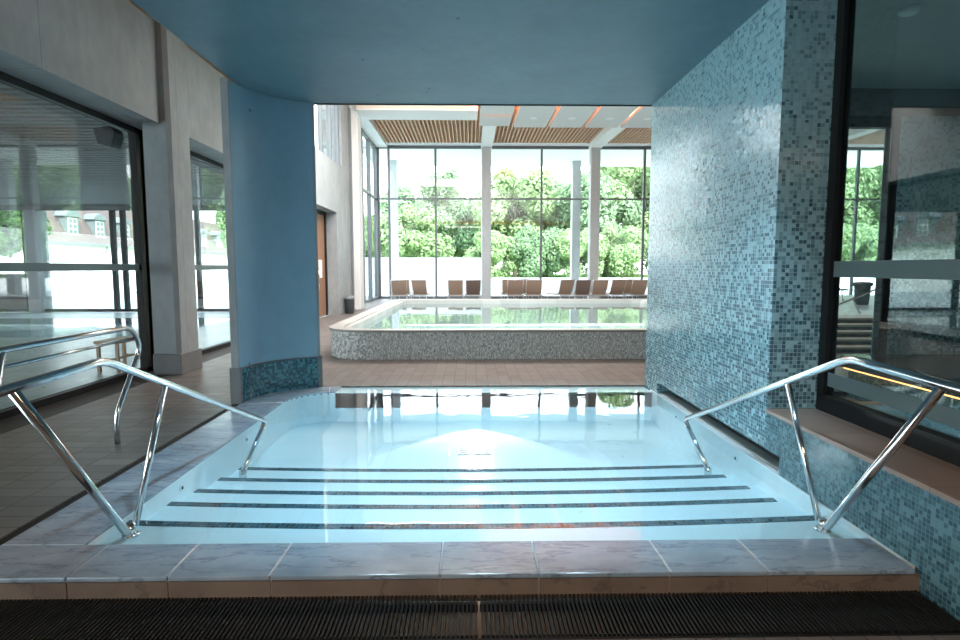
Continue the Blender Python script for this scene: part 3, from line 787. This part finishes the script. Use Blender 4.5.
MB().tube(fillet([L(p) for p in ((-2.90, 2.9, 0.99), (-2.93, 4.95, 0.99), (-2.96, 5.14, 0.80), (-3.02, 4.82, 0.24), (-3.02, 4.82, 0.0))], 0.16, 10), 0.021, 16).build('rail', M['steel'], t)
MB().tube([L((-2.91, 3.46, 0.885)), L((-2.955, 5.08, 0.885))], 0.013, 12).build('lower_bar', M['steel'], t)
MB().tube([L((-2.90, 3.55, 0.98)), L((-2.93, 3.3, 0.0))], 0.021, 14).build('post', M['steel'], t)

# ------------------------------------------------------------------ sun loungers
def lounger_meshes(fabric):
    root = bpy.data.objects.new('sun_lounger', None); C.objects.link(root)
    W = 0.31
    # backrest from the hinge (y .52, z .36) back to (y 0, z 1.02): local y towards the facade
    a = Vector((0, 0.50, 0.36)); b = Vector((0, 0.12, 0.98))
    dirv = (b - a).normalized(); nrm = Vector((0, dirv.z, -dirv.y))
    m = MB(); n = 8
    for i in range(n + 1):
        s_ = i / n; p = a.lerp(b, s_); wv_ = W * (0.93 + 0.07 * s_); bul = 0.02 * math.sin(PI * s_)
        for x, off in ((-wv_, 0.012), (wv_, 0.012), (wv_, -0.012), (-wv_, -0.012)):
            q_ = p + nrm * (off - bul); m.v.append(Vector((x, q_.y, q_.z)))
    for i in range(n):
        for k_ in range(4):
            k2 = (k_ + 1) % 4; m.face([4 * i + k_, 4 * i + k2, 4 * i + 4 + k2, 4 * i + 4 + k_])
    m.face([0, 1, 2, 3]); m.face([4 * n + j for j in (3, 2, 1, 0)])
    m.build('backrest', fabric, root)
    m = MB()
    for s_ in (-1, 1):
        m.tube([a + Vector((s_ * (W + 0.015), -0.02, 0)), b + Vector((s_ * (W + 0.02), 0, 0.01))], 0.013, 8)
    m.tube([b + Vector((-W - 0.02, 0, 0.01)), b + Vector((W + 0.02, 0, 0.01))], 0.013, 8)
    m.build('back_frame', M['alu'], root)
    MB().box(-W, W, 0.48, 1.85, 0.345, 0.37).build('seat', fabric, root)
    m = MB()
    for s_ in (-1, 1): m.box(s_ * (W + 0.02) - 0.02, s_ * (W + 0.02) + 0.02, 0.0, 1.88, 0.32, 0.37)
    m.box(-W, W, 1.85, 1.88, 0.32, 0.37).box(-W, W, 0.0, 0.03, 0.32, 0.37)
    m.build('seat_frame', M['alu'], root)
    for sx in (-1, 1):
        for y_ in (0.18, 1.7):
            MB().tube([(sx * (W + 0.015), y_, 0.33), (sx * (W + 0.015), y_ + (0.06 if y_ > 1 else -0.06), 0.0)], 0.017, 8).build('leg', M['alu'], root)
    return root
proto_t = lounger_meshes(M['tan']); proto_d = lounger_meshes(M['fabric_dark'])
LG = 'sun loungers between the far pool and the window front'
spots = [  # u centre, y, rot, kind, label
    (399.0, 23.9, 5, 't', 'tan lounger at the left corner, in front of another one'),
    (402.0, 25.0, 0, 't', 'tan lounger at the left corner, mostly hidden behind another one'),
    (418.0, 24.2, -8, 't', 'narrow tan lounger turned slightly, second from the left window corner'),
    (455.5, 23.9, 0, 't', 'wide brown lounger, left one of the pair left of the middle column'),
    (473.5, 24.0, 2, 'd', 'brown lounger of the pair, right beside the middle column'),
    (509.5, 25.1, 0, 't', 'lounger peeking out behind the first one right of the middle column'),
    (516.0, 24.0, 2, 't', 'front lounger right of the middle column, first of the group of four'),
    (525.5, 25.6, 0, 't', 'taller looking lounger behind the gap of the two front ones'),
    (534.5, 24.0, -2, 't', 'tan lounger right of the window mullion, last of the group of four'),
    (569.0, 24.3, 12, 't', 'lounger turned sideways with its metal frame showing, in the open bay'),
    (584.5, 24.0, 0, 'd', 'darker grey brown lounger in front of the canopy column'),
    (602.0, 24.0, 0, 't', 'brown lounger standing before the right facade column'),
    (621.0, 24.4, 8, 't', 'tan lounger turned slightly, right of the right facade column'),
    (633.0, 25.2, 0, 't', 'lounger peeking out behind the last one by the mosaic wall'),
    (642.0, 24.0, 0, 't', 'last lounger, cut off by the mosaic wall')]
used = set()
for u, y, rz, kd, lab in spots:
    src = proto_t if kd == 't' else proto_d
    if kd in used: o = copy_tree(src)
    else: used.add(kd); o = src
    x = (u - 470) / 570 * y
    o.location = (x, y, 0); o.rotation_euler = (0, 0, R(rz)); tag(o, lab, 'sun lounger', LG)
o = copy_tree(proto_d); o.location = (11.5, 17.3, 0.5); o.rotation_euler = (0, 0, R(72))
tag(o, 'dark sun lounger seen from the side through the right glass', 'sun lounger')
t = thing('wicker_bin', 'tall dark wicker basket bin seen through the right glass', 'bin', (10.72, 15.4, 0.5))
MB().lathe([(0.16, 0), (0.20, 0.5), (0.24, 0.52), (0.25, 0.60), (0.18, 0.62)]).build('basket', M['wicker'], t)
t = thing('stair_handrail', 'thin steel stair handrail seen through the right glass', 'handrail', (8.55, 12.4, 0.5))
MB().tube([(-2.2, 0, -0.30), (-0.62, 0, 0.11), (0.9, 0, 0.75)], 0.022, 8).build('rail', M['steel'], t)
MB().tube([(-0.12, 0, 0.32), (0.06, 0, 0.0)], 0.02, 8).build('post', M['steel'], t)

# ------------------------------------------------------------------ left terrace behind the glass
struct(MB().box(-34, -4.7, -4, 12.6, -0.4, -0.02).box(-34, -4.7, 17.6, 36, -0.4, -0.02).box(-7.0, -4.7, 12.6, 17.6, -0.4, -0.02).build('terrace_floor', M['terrace']))
struct(MB().box(-34, -7.0, 12.6, 17.6, -0.4, -0.2).build('terrace_pool_floor', M['pool_tile']))
wv = MB(); wv.v = [Vector(p) for p in ((-34, 12.6, -0.03), (-7.0, 12.6, -0.03), (-7.0, 17.6, -0.03), (-34, 17.6, -0.03))]; wv.face([0, 1, 2, 3])
struct(wv.build('terrace_pool_water', M['water_far'], fix=False))
m = MB(); y = -3.0
while y < 19.75:
    m.box(-24, -4.84, y, y + 0.13, 3.60, 3.66); y += 0.21
struct(m.build('terrace_soffit_slats', M['soffit']))
struct(box('terrace_soffit', M['soffit_dark'], -24, -4.84, -3.2, 19.8, 3.72, 4.0))
struct(MB().box(-24, -4.84, 19.7, 19.9, 3.44, 4.0).build('terrace_fascia', M['soffit']))
ts = sroot('terrace_screen')
f = MB().box(-24, -4.84, 19.72, 19.86, 0, 0.10)
for x in (-9.35, -11.85, -12.2, -15.15, -17.6, -20.4): f.box(x, x + 0.13, 19.72, 19.88, 0, 3.5)
f.build('posts_and_track', M['black'], ts)
MB().box(-15.0, -14.55, 19.6, 20.1, 0, 3.44).build('pillar', M['frame_grey'], ts)
MB().box(-24, -15.0, 19.74, 19.84, 0.1, 1.3).build('lower_panel', M['step_dark'], ts)
MB().box(-24, -4.9, 19.79, 19.80, 0.1, 3.44).build('pane', M['glass'], ts)
# stool
t = thing('wooden_stool', 'small light wooden stool standing outside the left window', 'stool', (-5.27, 8.62, -0.02), R(88))
MB().box(-0.32, 0.32, -0.19, 0.19, 0.42, 0.46).build('seat', M['wood_bench'], t, bevel=0.005)
for sx in (-1, 1):
    for sy in (-1, 1):
        MB().box(sx * 0.29 - 0.02, sx * 0.29 + 0.02, sy * 0.14 - 0.02, sy * 0.14 + 0.02, 0, 0.42).build('leg', M['wood_bench'], t)
MB().box(-0.27, 0.27, -0.012, 0.012, 0.16, 0.19).box(-0.30, -0.27, -0.12, 0.12, 0.16, 0.19).box(0.27, 0.30, -0.12, 0.12, 0.16, 0.19).build('stretcher', M['wood_bench'], t)
t = thing('loudspeaker', 'small dark loudspeaker hanging under the slatted soffit behind the left glass', 'loudspeaker', (-5.35, 8.75, 3.62))
MB().prism([(-0.16, -0.08), (0.12, -0.05), (0.17, -0.17), (0.10, -0.36), (-0.10, -0.30)], 'y', -0.12, 0.12).build('housing', M['black'], t, bevel=0.02)
MB().box(-0.02, 0.02, -0.02, 0.02, -0.09, 0.0).build('bracket', M['frame_grey'], t)

# ------------------------------------------------------------------ outdoors
struct(box('garden_ground', M['paving_out'], -40, 60, 28.2, 41, -0.5, -0.03))
struct(MB().box(-60, 80, 41, 110, -0.5, 0.35).build('garden_lawn', M['lawn']))
struct(box('garden_ground_front', M['paving_out'], -60, -34, -10, 41, -0.5, -0.05))
struct(MB().box(-30, 0.85, 36, 36.3, -0.03, 2.15).build('wall_garden', M['garden_wall']))
struct(MB().box(0.9, 30, 40.6, 41.0, -0.03, 0.8).build('wall_garden_low', M['garden_wall']))
# house with mansard roof; its long face looks to +x
hs = thing('dormer_house', 'pale house with red tiled mansard roof and white dormer windows beyond the garden', 'house', (-31.0, 58, 0))
HY0, HY1 = -18.5, 26
MB().box(-9, 0, HY0, HY1, 0, 3.35).build('wall', M['garden_wall'], hs)
MB().box(-9.2, 0.28, HY0 - 0.2, HY1 + 0.2, 3.3, 3.48).build('eave', M['frame_grey'], hs)
MB().prism([(0.2, 3.48), (-1.7, 7.2), (-7.4, 7.2), (-9.2, 3.48)], 'y', HY0 - 0.1, HY1 + 0.1).build('roof', M['roof'], hs)
for yc in (-16.4, -12.3, -9.0, -5.4, -1.8, 2.2, 6, 10, 14):
    d = MB().box(-2.2, -0.15, yc - 0.75, yc + 0.75, 3.9, 5.5).prism([(yc - 0.95, 5.5), (yc - 0.6, 5.85), (yc, 6.05), (yc + 0.6, 5.85), (yc + 0.95, 5.5)], 'x', -2.2, 0.0).build('dormer', M['frame_grey'], hs)
    MB().box(-0.16, -0.10, yc - 0.5, yc + 0.5, 4.05, 5.4).build('window_casement', M['sign'], d)
    g = MB()
    for a in (-0.44, 0.04):
        for z in (4.15, 4.58, 5.0): g.box(-0.10, -0.09, yc + a, yc + a + 0.4, z, z + 0.34)
    g.build('panes', M['frame_grey'], d)
MB().tube([(0.12, -8.6, 3.3), (0.12, -8.6, 2.9), (0.12, -9.6, 2.6), (0.12, -9.6, 2.2)], 0.06, 8).build('downpipe', M['frame_grey'], hs)

# trees
def crown_mesh(name, seed, rx, rz, blobs, leaves, ls, mat):
    rnd = random.Random(seed); vs = []; fs = []
    cents = []
    for i in range(blobs):
        th = rnd.uniform(0, 2 * PI); ph = rnd.uniform(-0.9, 1.0); r = rnd.uniform(0.35, 0.8)
        c = Vector((math.cos(th) * rx * r * math.sqrt(max(0, 1 - ph * ph * 0.8)), math.sin(th) * rx * r * math.sqrt(max(0, 1 - ph * ph * 0.8)), ph * rz * r))
        cents.append((c, rnd.uniform(0.22, 0.42) * rx))
    for i in range(leaves):
        c, br = cents[rnd.randrange(blobs)]
        d = Vector((rnd.gauss(0, 1), rnd.gauss(0, 1), rnd.gauss(0, 1))).normalized()
        p = c + d * br * (rnd.random() ** 0.35)
        n_ = (d + Vector((rnd.uniform(-.8, .8), rnd.uniform(-.8, .8), rnd.uniform(-.2, 1.0)))).normalized()
        t1 = n_.orthogonal().normalized(); t1 = Matrix.Rotation(rnd.uniform(0, 2 * PI), 3, n_) @ t1; t2 = n_.cross(t1)
        s_ = ls * rnd.uniform(0.6, 1.3)
        b = len(vs)
        vs += [p - t1 * s_, p + t2 * s_ * 0.5 + n_ * s_ * 0.15, p + t1 * s_, p - t2 * s_ * 0.5 + n_ * s_ * 0.15]
        fs.append((b, b + 1, b + 2)); fs.append((b, b + 2, b + 3))
    me = bpy.data.meshes.new(name); me.from_pydata([tuple(v) for v in vs], [], fs); me.materials.append(mat); me.update()
    return me
crowns = [crown_mesh('foliage', 1, 3.4, 3.6, 26, 20000, 0.17, M['leaf']),
          crown_mesh('foliage', 2, 3.4, 3.6, 24, 18000, 0.17, M['leaf_b']),
          crown_mesh('foliage', 3, 2.6, 3.0, 18, 9000, 0.14, M['leaf_b']),
          crown_mesh('foliage', 4, 3.2, 3.4, 24, 12000, 0.15, M['leaf_c'])]
def tree(x, y, h, kind, sc, lab, group='trees beyond the window front', base=0.35, squash=1.0):
    t = thing('garden_tree', lab, 'tree', (x, y, base), random.uniform(0, 6.28), group)
    f = bpy.data.objects.new('foliage', crowns[kind]); C.objects.link(f); f.parent = t
    f.location = (0, 0, h - 3.2 * sc * squash); f.scale = (sc, sc, sc * squash)
    zc = h - 3.2 * sc * squash
    m = MB(); m.tube([(0, 0, 0), (0.1, 0, zc * 0.5), (0, 0.1, max(zc, 0.6))], 0.2 * sc, 10, r1=0.12 * sc)
    for k_ in range(5):
        th = k_ * 1.26
        m.tube([(0, 0.05, max(zc * 0.8, 0.4)), (math.cos(th) * 1.2 * sc, math.sin(th) * 1.2 * sc, zc + 1.0 * sc)], 0.07 * sc, 6, r1=0.03)
    m.build('trunk', M['bark'], t)
tr = [
 (-4.6, 46, 6.4, 0, 1.05, 'low light green tree left of the outdoor canopy column above the white wall'),
 (-2.6, 52, 10.6, 2, 1.15, 'tall loose blue green tree rising above the white garden wall'),
 (0.2, 49, 8.0, 1, 1.0, 'loose tree just left of the middle column'),
 (-7.6, 50, 6.0, 1, 1.0, 'low tree at the left corner of the window front'),
 (3.6, 46, 9.6, 0, 1.15, 'dense light green tree right of the middle column'),
 (6.6, 50, 8.6, 0, 1.3, 'dense green tree in the bay with the open mullion'),
 (9.6, 45, 9.2, 1, 1.2, 'bushy green tree behind the outdoor canopy column'),
 (13.2, 47, 11.2, 0, 1.4, 'large light green tree right of the right facade column'),
 (17.5, 49, 11.6, 1, 1.4, 'large light green tree by the edge of the mosaic wall'),
 (22.5, 46, 9.0, 1, 1.25, 'green tree hidden in part by the mosaic wall'),
 (27.5, 46, 11.0, 0, 1.35, 'light green tree seen through the right glass, left one'),
 (32.5, 47, 11.2, 0, 1.4, 'light green tree seen through the right glass, middle one'),
 (38.5, 49, 10, 1, 1.45, 'light green tree seen through the right glass, right one')]
for x, y, h, k_, s_, lab in [
 (-11, 88, 13.5, 1, 2.0, 'tree in the far row at the left corner of the window front'),
 (-1, 86, 12.5, 0, 2.0, 'tree in the far row left of the middle column'),
 (11, 88, 15.5, 1, 2.3, 'tree in the far row in the open bay, left'),
 (22, 86, 16.5, 0, 2.3, 'tree in the far row behind the right facade column'),
 (34, 88, 18.0, 1, 2.4, 'tree in the far row next to the mosaic wall'),
 (55, 88, 18.5, 0, 2.5, 'tree in the far row seen through the right glass, left one'),
 (68, 90, 18.5, 1, 2.5, 'tree in the far row seen through the right glass, right one')]: tree(x, y, h, k_, s_, lab)
for x, y, h, k_, s_, lab in tr: tree(x * 1.5, y * 1.5, h * 1.5 - 1.1, k_, s_ * 1.42, lab)
for x, y, h, k_, s_, lab in [
 (1.6, 43.2, 3.8, 0, 0.62, 'low round bush at the foot of the tree right of the middle column'),
 (5.0, 43.4, 4.2, 1, 0.66, 'low round bush left of the window mullion in the open bay'),
 (8.2, 43.2, 4.0, 0, 0.66, 'low round bush behind the turned lounger'),
 (11.6, 43.4, 4.2, 0, 0.68, 'low round bush behind the right facade column'),
 (15.2, 43.4, 4.2, 1, 0.68, 'low round bush right of the right facade column'),
 (18.8, 43.4, 4.4, 0, 0.7, 'low round bush behind the edge of the mosaic wall'),
 (25.0, 43.4, 4.4, 0, 0.7, 'low bush seen through the right glass, left one'),
 (29.0, 43.4, 4.4, 0, 0.7, 'low bush seen through the right glass, middle one'),
 (33.4, 43.4, 4.4, 1, 0.7, 'low bush seen through the right glass, right one')]:
    tree(x * 1.32, y * 1.32, h * 1.3, k_, s_ * 1.3, lab, 'bushes along the low garden wall')
for x, y, h, s_, lab in [(-21.3, 24.5, 6.6, 0.9, 'dark green tree behind the pillar outside the left window'),
                      (-26.0, 30, 8, 1.1, 'dark green tree at the left edge outside the window'),
                      (-33.0, 27, 8, 1.2, 'dark green tree farthest left outside the window')]:
    tree(x, y, h, 3, s_, lab, 'trees outside the left window', -0.03)
tree(-18.5, 52, 8.5, 0, 1.1, 'light green tree seen between column and blue panel through the left window', 'trees outside the left window', 0.35)
tree(-21.0, 58, 9.5, 2, 1.2, 'pale loose tree behind the light green one beyond the left window', 'trees outside the left window', 0.35)

# ------------------------------------------------------------------ light
wd = bpy.data.worlds.new('world'); bpy.context.scene.world = wd; wd.use_nodes = True
nt = wd.node_tree; bg = nt.nodes['Background']
tc = nt.nodes.new('ShaderNodeTexCoord'); sx = nt.nodes.new('ShaderNodeSeparateXYZ'); nt.links.new(tc.outputs['Generated'], sx.inputs[0])
cl_ = noise(nt, tc.outputs['Generated'], 2.5, 5)
cr = ramp(nt, sx.outputs[2], [(0.0, (0.95, 0.97, 1.0)), (0.6, (0.72, 0.85, 1.0))])
cr = mixc(nt, math_n(nt, 'MULTIPLY', cl_, 0.4), cr, (1.0, 1.0, 1.0))
nt.links.new(cr, bg.inputs['Color']); bg.inputs['Strength'].default_value = 3.8

def light(name, kind, loc, energy, col=(1, 1, 1), rot=(0, 0, 0), **kw):
    d = bpy.data.lights.new(name, kind); d.energy = energy; d.color = col
    for k_, v in kw.items(): setattr(d, k_, v)
    o = bpy.data.objects.new(name, d); C.objects.link(o); o.location = loc; o.rotation_euler = rot
    return o
light('sun', 'SUN', (20, -10, 30), 7.0, (1.0, 0.96, 0.9), (R(52), 0, R(30)), angle=R(1.5))
# daylight portals at the big window fronts
def portal(loc, rot, sx_, sy_):
    o = light('portal', 'AREA', loc, 1.0, rot=rot, shape='RECTANGLE', size=sx_, size_y=sy_)
    o.data.cycles.is_portal = True
portal((8.8, YF + 0.3, 3.6), (R(-90), 0, 0), 26, 7)
portal((-5.0, 9.5, 1.8), (0, R(-90), 0), 3.4, 10)
portal((-4.9, 17, 6.2), (0, R(-90), 0), 2.2, 8)
portal((-4.8, 24.6, 3.6), (0, R(-90), 0), 7, 6.5)
# underwater lamp of the near pool, then overhead fill
BL = (0.55, 0.86, 1.0)
light('pool_lamp_far', 'SPOT', (0.06, 6.80, -0.06), 60, (0.85, 0.96, 1.0), (R(88), 0, PI), spot_size=R(82), spot_blend=0.08, shadow_soft_size=0.02)
for sx_ in (-0.9, 0.1, 1.1):
    light('pool_fill_spot', 'SPOT', (sx_, 3.6, 3.42), 135, (0.55, 0.82, 1.0), (R(18), 0, 0), spot_size=R(78), spot_blend=0.7, shadow_soft_size=0.08)  # unseen fill spots added under the slab to brighten the pool
# hot tub light, bulkhead cove, warm lamps behind the camera
light('hot_tub_lamp', 'AREA', (3.5, 4.0, -0.4), 8, (0.6, 0.9, 1.0), (PI, 0, 0), shape='RECTANGLE', size=1.2, size_y=3.0)
light('hot_tub_ceiling_lamp', 'AREA', (6.2, 3.5, 3.45), 7, (0.85, 0.95, 1.0), (0, 0, 0), shape='RECTANGLE', size=2.0, size_y=3.0)
light('ceiling_glow', 'AREA', (3.0, 19.5, 6.95), 150, (1.0, 0.6, 0.32), (PI, 0, 0), shape='RECTANGLE', size=6.0, size_y=3.5)
light('hall_fill', 'AREA', (0.5, 14.5, 7.6), 900, (1.0, 0.95, 0.9), (0, 0, 0), shape='RECTANGLE', size=8.0, size_y=4.0)  # fill light added out of view to brighten the dim hall
light('passage_fill', 'AREA', (-0.2, 9.6, 4.8), 80, (1.0, 0.94, 0.88), (0, 0, 0), shape='RECTANGLE', size=3.6, size_y=2.0)  # unseen fill added for the far pool's front and the left concrete
light('lobby_lamp', 'AREA', (0.5, -1.2, 3.3), 60, (1.0, 0.72, 0.5), (0, 0, 0), shape='RECTANGLE', size=2.5, size_y=1.0)

sc = bpy.context.scene
sc.view_settings.view_transform = 'Standard'; sc.view_settings.look = 'None'
sc.view_settings.exposure = 1.1; sc.view_settings.gamma = 1.0; sc.view_settings.use_curve_mapping = False
sc.cycles.use_denoising = True
sc.cycles.max_bounces = 10; sc.cycles.transparent_max_bounces = 24; sc.cycles.diffuse_bounces = 5; sc.cycles.glossy_bounces = 5
sc.cycles.sample_clamp_indirect = 8.0; sc.cycles.caustics_reflective = False; sc.cycles.caustics_refractive = False
